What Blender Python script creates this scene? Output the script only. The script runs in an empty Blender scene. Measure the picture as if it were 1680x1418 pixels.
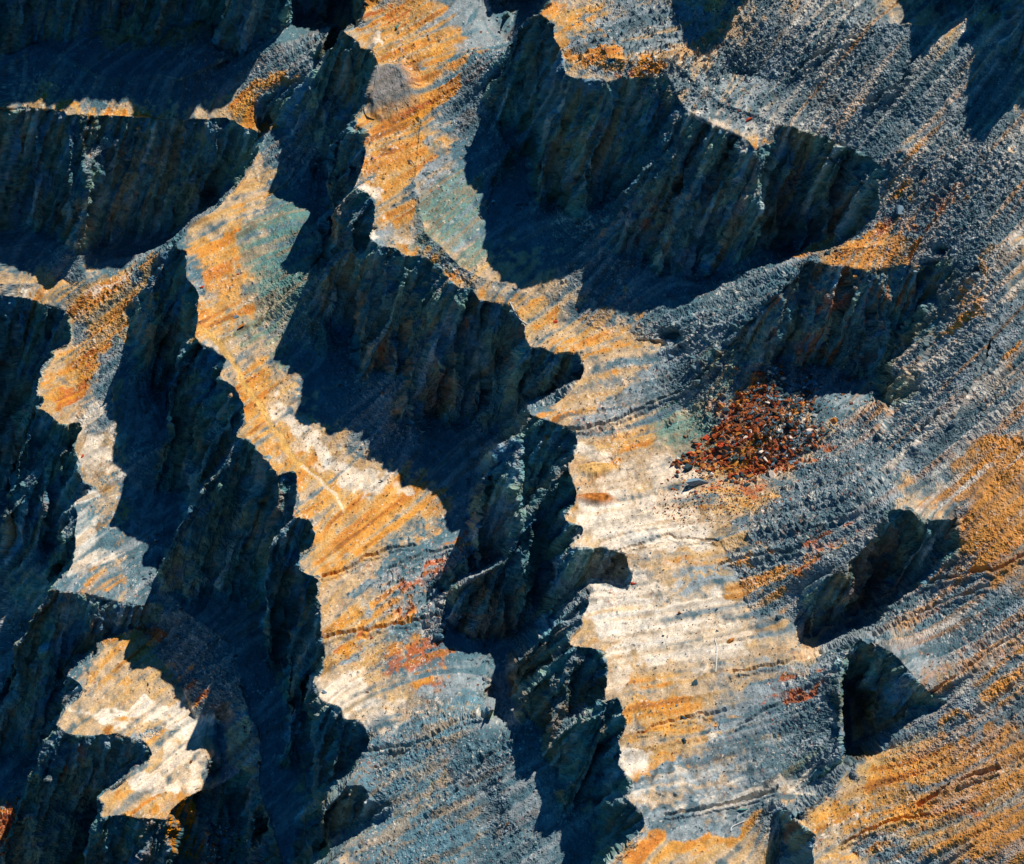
import bpy, math, random, time
import numpy as np
from mathutils import Vector, Matrix
T00 = time.time()
PREVIEW_CLAY = False
# ------------------------------------------------------------------ camera
C = bpy.context.scene
COL = C.collection
PITCH = math.radians(40.0)
DIST = 900.0
PX = 0.1                       # metres per photo pixel at the subject
CX, CY = 840.0, 709.0
cp, sp = math.cos(PITCH), math.sin(PITCH)
RV = np.array([1.0, 0.0, 0.0]); UV = np.array([0.0, sp, cp]); NV = np.array([0.0, -cp, sp])
TGT = np.array([0.0, 0.0, 45.0])
CAM = TGT + NV * DIST
cam = bpy.data.objects.new('camera', bpy.data.cameras.new('camera')); COL.objects.link(cam)
cam.data.sensor_fit = 'HORIZONTAL'; cam.data.sensor_width = 36
cam.data.lens = 36 / (168.0 / DIST)
cam.data.clip_start = 10; cam.data.clip_end = 6000
cam.location = CAM; cam.rotation_euler = (math.radians(50), 0, 0)
C.camera = cam
# ------------------------------------------------------------------ sky and sun
SUN_EL, SUN_AZ = math.radians(59.5), math.radians(48)      # azimuth from north (+y) to east (+x)
sd = np.array([math.cos(SUN_EL) * math.sin(SUN_AZ), math.cos(SUN_EL) * math.cos(SUN_AZ), math.sin(SUN_EL)])
w = bpy.data.worlds.new('World'); C.world = w; w.use_nodes = True
nt = w.node_tree; bg = nt.nodes['Background']
sky = nt.nodes.new('ShaderNodeTexSky'); sky.sky_type = 'NISHITA'; sky.sun_disc = False
sky.sun_elevation = SUN_EL; sky.sun_rotation = SUN_AZ
sky.air_density = 1.3; sky.dust_density = 0.0; sky.ozone_density = 3.0
tint = nt.nodes.new('ShaderNodeVectorMath'); tint.operation = 'MULTIPLY'; tint.inputs[1].default_value = (.10, .64, 1.02)
nt.links.new(sky.outputs[0], tint.inputs[0]); nt.links.new(tint.outputs[0], bg.inputs[0]); bg.inputs[1].default_value = 0.05
sl = bpy.data.lights.new('sun', 'SUN'); sl.energy = 5.0; sl.angle = math.radians(0.5); sl.color = (1.0, 0.915, 0.80)
so = bpy.data.objects.new('sun', sl); COL.objects.link(so)
so.rotation_euler = Vector(sd).to_track_quat('Z', 'Y').to_euler(); so.location = (200, 200, 400)
C.view_settings.view_transform = 'Standard'; C.view_settings.look = 'None'
C.view_settings.exposure = 0.08; C.view_settings.gamma = 1.0
C.cycles.max_bounces = 4; C.cycles.diffuse_bounces = 3
rng = np.random.default_rng(7); random.seed(7)

# ------------------------------------------------------------------ survey of the pit wall
# each line: photo pixel x, y and level z (tenths of a metre)
def unproj(px, py, z):
    px = np.asarray(px, float); py = np.asarray(py, float); z = np.asarray(z, float) * PX
    d = ((px - CX) * PX)[..., None] * RV + ((CY - py) * PX)[..., None] * UV - DIST * NV
    t = (z - CAM[2]) / d[..., 2]
    return CAM + d * t[..., None]

def jag(pts, amp=1.6, step=5.0, n=3):
    """roughen a polyline the way broken rock is rough"""
    p = np.array([q[:2] for q in pts], float); z = np.array([q[2] for q in pts], float)
    s = np.r_[0, np.cumsum(np.hypot(*np.diff(p, axis=0).T))]
    m = max(2, int(s[-1] / step)); t = np.linspace(0, s[-1], m)
    x = np.interp(t, s, p[:, 0]); y = np.interp(t, s, p[:, 1]); zz = np.interp(t, s, z)
    for k in range(n):
        sc = amp / (1.5 ** k); nn = max(2, m // (4 >> k if k < 2 else 1))
        q = np.linspace(0, 1, nn); tt = np.linspace(0, 1, m)
        x = x + np.interp(tt, q, rng.normal(0, sc * .6, nn)); y = y + np.interp(tt, q, rng.normal(0, sc * .6, nn))
    return np.stack([x, y, zz], 1)

def L(z, s):
    out = []
    for a in s.split():
        v = [float(q) for q in a.split(',')]
        out.append((v[0], v[1], v[2] if len(v) > 2 else z))
    return out

LIP = {}
LIP['B'] = L(320, '450,205 432,228 422,246 407,275,320 385,310 350,345 310,375 288,392 290,408 307,413 303,438 305,457 320,472 326,484 324,490 326,500 322,535 320,554 331,570 350,573 371,592 360,619 385,634 398,661 402,688 387,716 411,722 423,741 442,760 455,779 470,776 484,771 488,790 486,813 478,836 480,848 507,851 518,874 510,897 491,916 491,935 522,947 518,977 530,996 526,1030 530,1049 533,1076 530,1107 514,1120 526,1152 560,1164 564,1183 590,1183 606,1206 602,1228 587,1251 571,1282 568,1293 594,1293 629,1324 625,1347 594,1370 564,1392 541,1411 500,1450 430,1700')
LIP['Bfar'] = L(290, '-500,172,284 -200,175,284 0,178,284 105,181 107,187 155,188 240,192 247,194 370,193 400,207 430,216')
LIP['A'] = L(0, '-500,484 -100,484 0,484 38,488 66,496 88,505 110,512 118,520 116,539 112,562 86,575 92,583 70,610 57,648 74,650 72,661 63,670 78,676 99,695 133,693 133,707 120,733 131,756 128,775 135,790 152,796 143,815 122,827 128,844 124,859 122,890 122,916 107,943 86,962 101,969 133,971 152,979 190,987 229,994 244,990 262,984')
LIP['Ap'] = L(-60, '245,1010 242,1012 213,1034 183,1051 162,1065 162,1076 126,1095 111,1107 133,1122 137,1131 126,1145 95,1175 88,1188 114,1204 152,1207 194,1202 200,1209 229,1213 244,1223 250,1240 244,1253 213,1270 183,1293 158,1310 175,1320 164,1339 202,1337 229,1346 274,1346 282,1327 301,1312 328,1297 365,1285 400,1262')
LIP['C'] = L(620, '700,-500,840 650,-200,745 622,-60,650 611,0 598,4 611,10 594,25 562,50 575,57 589,69 590,78 611,82 619,103 617,122 606,145 596,168 583,190 583,200 600,210 611,225 598,240 600,259 592,282 577,307 594,309 611,324 615,335 610,362 606,392 623,402 648,404 667,419 688,419 718,432 733,453 749,470 775,472 783,491 810,497 836,501 855,524 863,539 861,554 870,570 893,571 909,581 950,581 958,608 943,634 924,648 909,663 870,678 874,684 893,688 924,699 945,707 947,730 943,752 931,768 939,790 945,806 943,825 924,851 956,863 954,878 935,897 970,899 989,897 1027,910 1030,935 1040,943 1027,971 1000,972 973,969 958,1004 958,1023 930,1049 937,1059 973,1063 992,1068 998,1091 992,1122 990,1152 1015,1143 1030,1183 1015,1213 1019,1232 1015,1255 1030,1270 1038,1293 1030,1312 1053,1335 1057,1350 1042,1373 1011,1407 1000,1430 960,1750')
LIP['F'] = L(800, '-500,-280,766 300,-284,766 400,-280,768 425,-282,800 500,-280,805 520,-300,770 540,-328,742 580,-334,735 600,-345,755 640,-350,778 700,-385,792')
LIP['D'] = L(920, '1030,-500 960,-200 915,-50 901,0 907,8 884,23 909,38 912,69 924,84 928,122,928 943,128,938 981,130,952 996,135,957 1027,126,962 1091,124,966 1097,130,970 1116,168,960 1128,187,954 1166,206,944 1192,217,940 1223,229,934 1238,244,930 1269,236 1291,225 1330,225 1341,248,925 1371,267,930 1398,259,935 1421,263,945 1425,290,940 1444,297,948 1440,331,935 1436,358,920 1413,381,905 1368,408,900 1322,427,895')
LIP['Dp'] = L(895, '1322,428 1364,434 1421,442 1459,438 1497,434,900 1531,438,905 1543,457,900 1539,488,885 1512,522,850 1497,562,820 1455,619,770 1448,650,740')
# spur running down from the nose of D
def plane(x, y): return 932 + .324 * (x - 1180) + .4227 * (175 - y)
RIDGE = [L(0, '1322,427,895 1295,457,870 1276,484,850 1223,530,790 1181,581,735 1154,608,710 1143,638,685 1124,669,660 1085,705,640'),
         L(0, '1093,741,640 1110,758,642 1150,772,645 1240,776,650 1300,762,660 1360,720,690 1420,690,720')]
LIP['D2'] = L(0, '1337,1022,672 1341,977,722 1364,943,762 1406,912,790 1436,878,815 1459,836,850 1493,834,862 1512,853,864 1566,851,858')
LIP['D3'] = L(0, '1352,1272,688 1366,1255,705 1380,1236,722 1385,1206,735 1383,1168,742 1377,1126,748 1381,1090,755 1392,1060,765 1412,1046,785 1436,1055,812 1465,1070,832 1500,1108,835 1530,1150,805')
LIP['D4'] = L(0, '1396,1262,738 1360,1299,734 1322,1328,726 1301,1343,720 1341,1369,722 1333,1388,716 1333,1440,706 1300,1750,690')
def plane(x, y): return 932 + .324 * (x - 1180) + .4227 * (175 - y)
RIDGE = [L(0, '1322,427,895 1295,457,870 1276,484,850 1223,530,790 1181,581,735 1154,608,710 1143,638,685 1124,669,660 1085,705,640'),
         L(0, '1093,741,640 1110,758,642 1150,772,645 1240,776,650 1300,762,660 1360,720,690 1420,690,720')]
LIP['E'] = L(0, '1060,-500,1210 1150,-360,1225 1235,-220,1240 1270,-195,1250 1310,-230,1260 1360,-360,1300 1480,-390,1330 1570,-320,1330 1600,-150,1290 1625,-140,1290 1680,-210,1320 1700,-200,1325 1715,-90,1315 1740,-60,1315 1790,-110,1340 1870,-70,1350 2080,110,1350 2300,250,1380')
FOOT = {}   # cliff feet: pixel only; the level is found from the dip of the face above
FOOT['B'] = ('B', 72, 305, L(0, '263,446 250,470 245,520 258,604 266,660 268,720 266,756 264,800 268,880 267,935 278,973 305,1004 332,1020 358,1042 385,1060 396,1126 408,1175 423,1194 425,1244 423,1297 438,1345 470,1440 400,1700'))
FOOT['Bfar'] = ('Bfar', 78, 260, L(0, '-500,400 0,404 95,392 165,411 200,419 236,400 270,386'))
FOOT['A'] = ('A', 74, 400, L(0, '-300,800 -40,830 30,855 70,868 84,900 84,966 50,1027 19,1091 4,1126 -40,1230 -200,1500'))
FOOT['C'] = ('C', 72, 282, L(0, '505,150 505,205 530,258 530,330 525,390 540,470 556,560 566,604 620,610 660,612 668,640 668,676 710,684 726,699 790,690 800,705 815,712 821,741 798,779 790,821 783,890 745,920 710,954 711,975 730,971 726,1019 722,1046 745,1044 790,1050 800,1075 802,1107 794,1145 802,1165 851,1160 863,1175 836,1221 823,1278 844,1350 886,1375 900,1480 860,1750'))
FOOT['F'] = ('F', 78, 630, L(0, '-500,110 0,118 30,100 74,76 110,95 160,125 190,130 213,124 270,128 300,135 340,115 380,90 430,60 470,10'))
FOOT['D'] = ('D', 74, 262, L(0, '838,-60 832,20 836,69 825,114 830,180 840,236 817,274 802,328 825,324 850,310 880,322 901,331 924,339 958,324 985,326 1015,350 1046,415 1080,453 1114,450 1150,458 1170,457 1192,446 1223,427 1262,412 1300,415'))
FOOT['Dp'] = ('Dp', 72, 230, L(0, '1262,560 1285,590 1340,610 1390,640 1440,653'))
FIXED = [   # further levels
    [(x, y, plane(x, y)) for x, y in ((1000,-300),(1100,-160),(1180,-40),(1200,-20),(1230,-40),(1280,-160),(1400,-190),(1500,-120),(1550,0),(1575,10),(1610,-30),(1640,-10),(1655,30),(1668,90),(1690,110),(1720,80),(1800,120),(2000,300),(2300,500))],
    L(0, '1568,860,835 1542,914,775 1494,966,705 1453,989,680 1402,1034,652 1350,1047,650 1322,1054,648'),
    L(0, '1530,1157,795 1478,1183,745 1421,1229,672 1390,1254,658 1376,1256,656 1346,1290,648 1309,1318,641 1288,1343,634 1291,1377,622 1276,1430,600 1240,1750,600'),
    # toes of the talus on each terrace
    L(0, '392,440,335 420,520,333 452,600,330 486,680,328 560,730,328 650,780,328 720,810,326 740,870,326 700,950,324 690,1030,322 700,1080,330 660,1150,335 620,1200,328'),
    L(0, '690,100,650 690,200,645 680,300,640 700,380,638 760,440,634 860,480,630 960,530,630 1010,560,632 1100,560,640'),
    L(0, '1060,760,631 1080,860,632 1090,1000,632 1100,1150,631 1110,1300,630'),
    L(0, '1130,790,641 1170,860,648 1200,930,650 1230,1000,653'),
    L(0, '1000,95,980 1100,100,984 1180,170,958 1270,200,945 1380,235,955 1450,275,968'),
    [(x, y, plane(x, y) - 10) for x, y in ((1200, 120), (1300, 135), (1400, 165), (1500, 200))],
    L(0, '1330,410,905 1400,405,908 1480,400,915 1540,415,925'),
    L(0, '215,520,75 205,580,55 185,640,38 190,700,24 215,800,12 225,880,6 235,960,4'),
    L(0, '225,1040,-56 262,1080,-57 300,1130,-58 325,1200,-58 345,1250,-58'),
    L(0, '-300,462,10 0,465,10 110,462,12'),
    # rock mass of the right wall
    *[[(x, y, plane(x, y)) for x in range(x0, x1 + 1, 60)] for (x0, x1, y) in ((1000, 1180, -60), (1240, 1540, 40), (1480, 1680, 250), (1900, 2300, 560))],
    [(x, y, plane(x, y) - 10) for x, y in ((1680, 400), (1700, 320))],
    L(0, '1680,400,1000 1640,520,955 1580,620,900 1530,700,850 1490,780,815'),
    L(0, '1850,600,1010 1680,700,925 1620,780,890 1585,835,874'),
    L(0, '1576,866,860 1552,918,815 1504,970,765 1464,996,740 1414,1042,706'), L(0, '1542,1150,808 1488,1188,770 1434,1236,745 1400,1272,742'),
    L(0, '2300,700,1120 2300,900,1080 2300,1300,1000 2300,1700,900'),
    L(0, '1850,1000,985 1680,1060,890 1560,1120,835'),
    L(0, '1850,1400,900 1680,1400,825 1500,1400,752 1400,1400,710'),
    # deep ground of the pit, lower left
    L(0, '-500,1300,-540 -200,1300,-520 0,1400,-440 60,1500,-400 0,1700,-420'),
    L(0, '-500,900,-440 -100,950,-430'),
    L(0, '140,1250,-190 180,1345,-190'), L(0, '60,1300,-280 110,1400,-290 120,1500,-320'),
    L(0, '150,1430,-200 250,1440,-210 330,1440,-200'),
    L(0, '345,1330,-160 362,1360,-120 385,1342,-105 435,1338,-95 442,1350,-105 400,1440,-130'),
    L(0, '360,1180,-62 375,1240,-70 350,1300,-130'),
    # grey fan under the C buttress, down to the lower left
    L(0, '868,1112,465 800,1170,428 740,1230,395 690,1280,368 640,1335,342 590,1390,322'),
    L(0, '795,1300,402 770,1370,382 740,1430,362 700,1520,330'),
    L(0, '470,-60,350 430,60,335 360,120,310'),
]
# far ground seen past an edge: pixel just outside the silhouette
FAR = [L(0, '1450,828,762 1427,870,728 1397,904,704 1356,935,680 1331,972,664'), L(0, '1383,1050,738 1371,1090,720 1366,1126,705 1372,1168,688 1374,1206,674 1366,1240,664'),
       L(0, '812,742,345 790,778,340 781,821,337 774,890,335 738,915,333 703,952,331 702,975,331 720,1000,331'), L(0, '349,778,60 306,822,40 284,862,25 265,906,12'), L(0, '256,446,150 240,468,128 228,490,110'),
       L(0, '446,200,262 428,226,240 402,272,200 381,306,165 346,340,120 306,370,80 284,387,62'),
       L(0, '606,0,470 590,8,440 586,22,420 556,46,385')]

# ------------------------------------------------------------------ levels of the cliff feet
def solve_foot(lip, dip, hmax, foot):
    q = jag([p for p in lip], 0, 6, 0)
    P = unproj(q[:, 0], q[:, 1], q[:, 2])
    tanD = math.tan(math.radians(dip)); out = []
    for (x, y, _z) in foot:
        hs = np.arange(5, hmax + 1, 4.0); best = None; bs = 1e9
        z0 = q[:, 2]
        for h in hs:
            zt = z0.mean() - h
            F = unproj(x, y, zt)
            d = np.hypot(P[:, 0] - F[0], P[:, 1] - F[1])
            k = int(np.argmin(d + 0.15 * abs(P[:, 2] - z0.mean() * PX)))
            hh = z0[k] * PX - zt * PX
            r = d[k] * tanD - hh
            if r <= 0: best = zt; break
            if r < bs: bs = r; bz = zt
        out.append((x, y, bz if best is None else best))
    z = np.array([o[2] for o in out])
    zs = z.copy(); zs[1:-1] = (z[:-2] + 2 * z[1:-1] + z[2:]) / 4
    return [(o[0], o[1], zz) for o, zz in zip(out, zs)]
FT = {}
for k, (lk, dip, hm, pts) in FOOT.items():
    FT[k] = solve_foot(LIP[lk], dip, hm, pts)
    print('foot', k, [(int(a), int(b), int(c)) for a, b, c in FT[k]])

# ------------------------------------------------------------------ relief grid over the mean plane of the wall
G = 0.125
U0, U1, V0, V1 = -118.0, 158.0, -104.0, 124.0
nu = int((U1 - U0) / G) + 1; nv = int((V1 - V0) / G) + 1
def to_uvw(P):
    Q = P - TGT
    return Q @ RV, Q @ UV, Q @ NV
acc = np.zeros((nv, nu)); cnt = np.zeros((nv, nu))
def burn(pts, amp=1.5):
    j = jag(pts, amp, 4.0, 3)
    P = unproj(j[:, 0], j[:, 1], j[:, 2])
    u, v, ww = to_uvw(P)
    s = np.r_[0, np.cumsum(np.hypot(np.diff(u), np.diff(v)))]
    m = max(2, int(s[-1] / 0.06)); t = np.linspace(0, s[-1], m)
    uu = np.interp(t, s, u); vv = np.interp(t, s, v); w2 = np.interp(t, s, ww)
    i = np.round((vv - V0) / G).astype(int); k = np.round((uu - U0) / G).astype(int)
    ok = (i >= 0) & (i < nv) & (k >= 0) & (k < nu)
    np.add.at(acc, (i[ok], k[ok]), w2[ok]); np.add.at(cnt, (i[ok], k[ok]), 1)
for k in LIP: burn(LIP[k], 1.5)
for k in FT: burn(FT[k], 2.5)
for r in RIDGE: burn(r, 2)
for r in FIXED: burn(r, 1.5)
for r in FAR: burn(r, .5)

def relax(W, M, V, n):
    for _ in range(n):
        P = np.pad(W, 1, mode='edge')
        N = .25 * (P[:-2, 1:-1] + P[2:, 1:-1] + P[1:-1, :-2] + P[1:-1, 2:])
        W = np.where(M, V, N)
    return W
def up(A, shape):
    a, b = A.shape
    y = (np.arange(shape[0]) + .5) * a / shape[0] - .5; x = (np.arange(shape[1]) + .5) * b / shape[1] - .5
    y0 = np.clip(np.floor(y).astype(int), 0, a - 1); x0 = np.clip(np.floor(x).astype(int), 0, b - 1)
    y1 = np.minimum(y0 + 1, a - 1); x1 = np.minimum(x0 + 1, b - 1)
    fy = np.clip(y - y0, 0, 1)[:, None].astype(A.dtype); fx = np.clip(x - x0, 0, 1)[None].astype(A.dtype)
    T = A[y0] * (1 - fy) + A[y1] * fy
    return T[:, x0] * (1 - fx) + T[:, x1] * fx
def solve():
    lv = [(acc, cnt)]
    while min(lv[-1][0].shape) > 24:
        a, c = lv[-1]
        a = np.pad(a, ((0, a.shape[0] % 2), (0, a.shape[1] % 2))); c = np.pad(c, ((0, c.shape[0] % 2), (0, c.shape[1] % 2)))
        c1 = np.minimum(c, 1); a1 = a / np.maximum(c, 1) * (c > 0)
        A = a1[::2, ::2] + a1[1::2, ::2] + a1[::2, 1::2] + a1[1::2, 1::2]
        K = c1[::2, ::2] + c1[1::2, ::2] + c1[::2, 1::2] + c1[1::2, 1::2]
        lv.append((A, K))
    W = None
    for li in range(len(lv) - 1, -1, -1):
        a, c = lv[li]; M = c > 0; V = a / np.maximum(c, 1)
        if W is None: W = np.full(a.shape, V[M].mean())
        else: W = up(W, a.shape)
        W = relax(W, M, V, 400 if li > 4 else (120 if li > 1 else 40))
    return W
W = solve()
# the faces: fall away from their rims, each spur and tooth of a rim carrying its rib down the face
def polyfill(pts, rows, cols, step=2.0, x0=-600, y0=-600):
    R = np.zeros((rows, cols), bool); pts = np.array([(p[0], p[1]) for p in pts], float)
    X = (pts[:, 0] - x0) / step; Y = (pts[:, 1] - y0) / step; n = len(X)
    for r in range(rows):
        yy = r + .5; a = Y; b = np.roll(Y, -1); hit = (a <= yy) != (b <= yy)
        if not hit.any(): continue
        xa = X[hit]; xb = np.roll(X, -1)[hit]; xs = np.sort(xa + (yy - a[hit]) / (b[hit] - a[hit]) * (xb - xa))
        for i in range(0, len(xs) - 1, 2):
            R[r, max(0, int(round(xs[i]))):max(0, int(round(xs[i + 1])))] = True
    return R
rows, cols = 2400, 3000
rev = lambda a: list(a)[::-1]
Lp = lambda s: L(0, s)
CREST = [L(0, '874,684,618 850,712,600 821,741,570 798,779,535 790,821,495 785,860,455 783,890,430 745,920,385 712,954,345'),
 L(0, '943,752,618 934,764,612 910,787,598 897,809,580 871,843,552 858,858,540 856,873,528 837,901,505 833,914,492 796,939,462 760,962,420 743,981,395 739,999,372'),
 L(0, '973,969,618 957,984,608 919,1014,575 902,1031,555 878,1054,520 850,1085,480'),
 L(0, '937,1057,618 932,1062,612 906,1084,585 897,1106,562 880,1125,530 868,1135,505 850,1149,470'),
 L(0, '990,1152,615 965,1170,580 942,1189,545 920,1205,515 899,1222,485 891,1237,460'),
 L(0, '387,716,318 372,750,292 358,779,262 335,805,235 316,825,205 293,863,160 274,908,110 267,935,75'),
 L(0, '480,848,318 462,870,300 445,905,262 432,960,205'),
 L(0, '587,1251,318 571,1282,298 556,1308,268 530,1360,215 508,1410,160 480,1500,60'),
 L(0, '562,50,618 552,62,600 533,88,560 520,118,515 510,150,480'), L(0, '583,200,618 562,215,598 545,236,570 541,259,540 536,300,495'), L(0, '577,307,618 560,325,596 550,350,565'),
 L(0, '884,23,918 862,30,892 845,60,850 832,95,800'), L(0, '928,122,918 920,160,870 912,215,805'),
 L(0, '63,670,-2 40,720,-50 20,780,-110 5,850,-180'), L(0, '86,964,-2 66,1000,-40 50,1027,-75 30,1070,-125 15,1110,-170'),
 L(0, '88,1188,-62 60,1250,-120 30,1330,-200 0,1400,-270'), L(0, '164,1339,-62 150,1370,-95 135,1418,-150'),
 L(0, '288,392,318 270,425,280 263,446,255 250,465,232 240,485,212'), L(0, '320,554,318 300,590,280 285,640,225 276,690,170'),
 L(0, '1322,428,893 1330,470,850 1350,520,795'), L(0, '1459,438,893 1455,500,830')]
FACES = [('F', LIP['F'] + Lp('640,-60,450 611,0,450 556,40,400') + rev(FT['F']), 325), ('E', FIXED[0][:1] + LIP['E'] + rev(FIXED[0]), 950),
 ('Bfar', LIP['Bfar'] + Lp('430,212,270 403,272,200 346,342,120 284,386,62') + rev(FT['Bfar']), 34), ('D', LIP['D'] + rev(FT['D']), 645), ('C', LIP['C'] + rev(FT['C']), 336), ('B', LIP['B'][6:] + rev(FT['B']), 10),
 ('A', LIP['A'] + Lp('275,1000,0 240,1010,-60') + LIP['Ap'][:8] + rev(FT['A']), -400), ('Ap', LIP['Ap'] + Lp('438,1345,-120 470,1440,-200 400,1750,-360 -100,1750,-360 -200,1500,-360 -40,1230,-300 4,1126,-240') , -360),
 ('Dp', LIP['Dp'] + rev(FT['Dp']) + Lp('1280,500,780'), 705), ('D2', LIP['D2'] + FIXED[1], 648), ('D3', LIP['D3'] + FIXED[2][:5], 650)]
fid = np.zeros((nv, nu), np.int8)
ug = U0 + G * np.arange(nu); vg = V0 + G * np.arange(nv)
for n_, (_k, poly, _z) in enumerate(FACES):
    pp = np.array([p[:3] for p in poly], float); q = unproj(pp[:, 0], pp[:, 1], pp[:, 2]); uu_, vv_, _w = to_uvw(q)
    fid[polyfill(list(zip((uu_ - U0) / G, (vv_ - V0) / G)), nv, nu, 1.0, 0, 0)] = n_ + 1
floor = np.array([-999] + [f[2] for f in FACES], float)[fid] * PX
face = fid > 0
pxr = CX + ug[None, :] / PX; pyr = CY - vg[:, None] / PX
floor = np.where((fid == 5) & (pyr > 1140), np.maximum(floor, (322 + .24 * (pxr - 590) + .31 * (1390 - pyr)) * PX), floor)
acc1, cnt1 = acc.copy(), cnt.copy()
acc[:] = 0; cnt[:] = 0
for q in CREST: burn(q, 1.2)
for q in LIP: burn(LIP[q], 1.0)
src = np.where(cnt > 0, acc / np.maximum(cnt, 1), -1e9)
sd_ = np.pad(src, 1, constant_values=-1e9)
src = np.maximum.reduce([src, sd_[:-2, 1:-1], sd_[2:, 1:-1], sd_[1:-1, :-2], sd_[1:-1, 2:]])
KF = np.array([1] + [1.28 if f[0] in ('D2', 'D3') else 1 for f in FACES], float)[fid]
def w_of_z(z, i): return (z - TGT[2] - vg[i] * cp) / sp
nk = np.random.default_rng(5); Kn = up(nk.normal(0, 1, (nv // 18 + 2, nu // 12 + 2)), (nv, nu)) + .7 * up(nk.normal(0, 1, (nv // 7 + 2, nu // 7 + 2)), (nv, nu)); Kn2 = up(nk.normal(0, 1, (nv // 70 + 2, nu // 40 + 2)), (nv, nu))
Wm = W.copy(); marched = np.zeros((nv, nu), bool); ar = np.arange(nu); sft = np.zeros(nu)
Xs = up(nk.normal(0, 1, (nv // 30 + 2, nu // 14 + 2)), (nv, nu))
for i in range(nv - 2, -1, -1):
    s_ = ar + .31 + .35 * Xs[i] + (nk.random(nu) - .5) * .5                       # the cell above and to the right, up the fall line
    j_ = np.clip(np.round(s_ + 0.0).astype(int), 0, nu - 1)
    zs = TGT[2] + vg[i + 1] * cp + Wm[i + 1, j_] * sp
    kk = (1.16 + .24 * Kn[i] + .16 * Kn2[i]) * KF[i]
    zl = (np.roll(zs, 1) + np.roll(zs, -1)) * .5; zs = np.where(np.abs(zl - zs) < 1.2, zs * .74 + zl * .26, zs)
    z = np.maximum(zs - np.maximum(kk, .25) * G, floor[i])
    wn = w_of_z(z, i); wn = np.where(src[i] > -1e8, np.maximum(wn, src[i]), wn)
    m_ = face[i]; Wm[i, m_] = wn[m_]
marched = face
# terraces and talus between the faces
acc[:] = 0; cnt[:] = 0
for k in LIP: burn(LIP[k], 1.0)
for q in RIDGE: burn(q, 2)
for q in FIXED: burn(q, 1.5)
for q in FAR[2:]: burn(q, .5)
on = (cnt > 0) & ~face
acc = np.where(face, Wm, np.where(on, acc, 0)); cnt = np.where(face | on, np.where(face, 1, cnt), 0)
W = solve()
print('solve', time.time() - T00)
#@@STOP
# ------------------------------------------------------------------ numeric helpers
f32 = np.float32
W = W.astype(f32)
def smooth(A, n):
    for _ in range(n):
        P = np.pad(A, 1, mode='edge')
        A = (P[:-2, 1:-1] + P[2:, 1:-1] + P[1:-1, :-2] + P[1:-1, 2:] + 4 * P[1:-1, 1:-1]) / 8
    return A
def smooth_big(A, f, n=3):
    a, b = A.shape
    B = A[:a // f * f, :b // f * f].reshape(a // f, f, b // f, f).mean((1, 3)).astype(f32)
    return up(smooth(B, n), (a, b))
def noise(shape, cell, oct=4, rough=.55, seed=0, aniso=1.0):
    """fractal value noise; cell = size of the largest lump in grid cells"""
    r = np.random.default_rng(seed); out = np.zeros(shape, f32); a = 1.0; tot = 0
    for o in range(oct):
        ny = max(2, int(shape[0] / cell / aniso)); nx = max(2, int(shape[1] / cell))
        n = r.normal(0, 1, (ny + 2, nx + 2)).astype(f32)
        out += a * smooth(up(n, shape), 1 if cell < 4 else 2); tot += a * a
        a *= rough; cell /= 2
        if cell < 1: break
    return out / out.std()
def ss(x, a, b):
    t = np.clip((x - a) / (b - a), 0, 1); return t * t * (3 - 2 * t)

# scree gathers in the hollows at the feet of the faces
def blur(A, f, n): return up(smooth(A[:A.shape[0] // f * f, :A.shape[1] // f * f].reshape(A.shape[0] // f, f, -1, f).mean((1, 3)), n), A.shape)
W = np.maximum(W, blur(W, 6, 4) - .55); W = np.maximum(W, blur(W, 3, 3) - .25).astype(f32)
W = smooth(W, 1)
u = (U0 + G * np.arange(nu)).astype(f32); v = (V0 + G * np.arange(nv)).astype(f32)
Wb = smooth(W, 3)
Wu = np.gradient(smooth_big(W, 6, 2), G, axis=1); Wv = np.gradient(smooth_big(W, 6, 2), G, axis=0)
fu, fv = np.gradient(Wb, G, axis=1), np.gradient(Wb, G, axis=0)
def normal(gu, gv):
    n = np.stack([-gu, -gv, np.ones_like(gu)], -1); return n / np.linalg.norm(n, axis=-1, keepdims=True)
NF = normal(fu, fv)                      # in (u, v, w)
ZV = np.array([0, cp, sp], f32)          # world up in (u, v, w)
nz = NF @ ZV
slope = np.degrees(np.arccos(np.clip(nz, -1, 1)))
NS = normal(Wu, Wv); nzs = NS @ ZV
t_dn = -(ZV - nzs[..., None] * NS)       # down the fall line
uu0 = u[None, :] / PX + CX; vv0 = CY - v[:, None] / PX
dg = ss(-(uu0 + .3 * vv0), -1250, -950).astype(f32)                 # benches of the upper left drain more steeply than the middle one
rg_ = ss(uu0 - .25 * (vv0 - 700), 1250, 1420).astype(f32); lw_ = ss(vv0, 850, 1150).astype(f32)   # the long right slope
bw = .20 + .32 * rg_
bias = (-((.97 - .22 * dg) * (1 - rg_) + (.62 + .20 * lw_) * rg_) * bw, -((.20 + .46 * dg) * (1 - rg_) + (.79 - .20 * lw_) * rg_) * bw)
steepf = ss(np.degrees(np.arccos(np.clip(nzs, -1, 1))), 46, 60)
du = t_dn[..., 0] + bias[0] - .17 * steepf; dv = t_dn[..., 1] + bias[1]
m = np.hypot(du, dv) + 1e-6; du = (du / m).astype(f32); dv = (dv / m).astype(f32)

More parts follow.
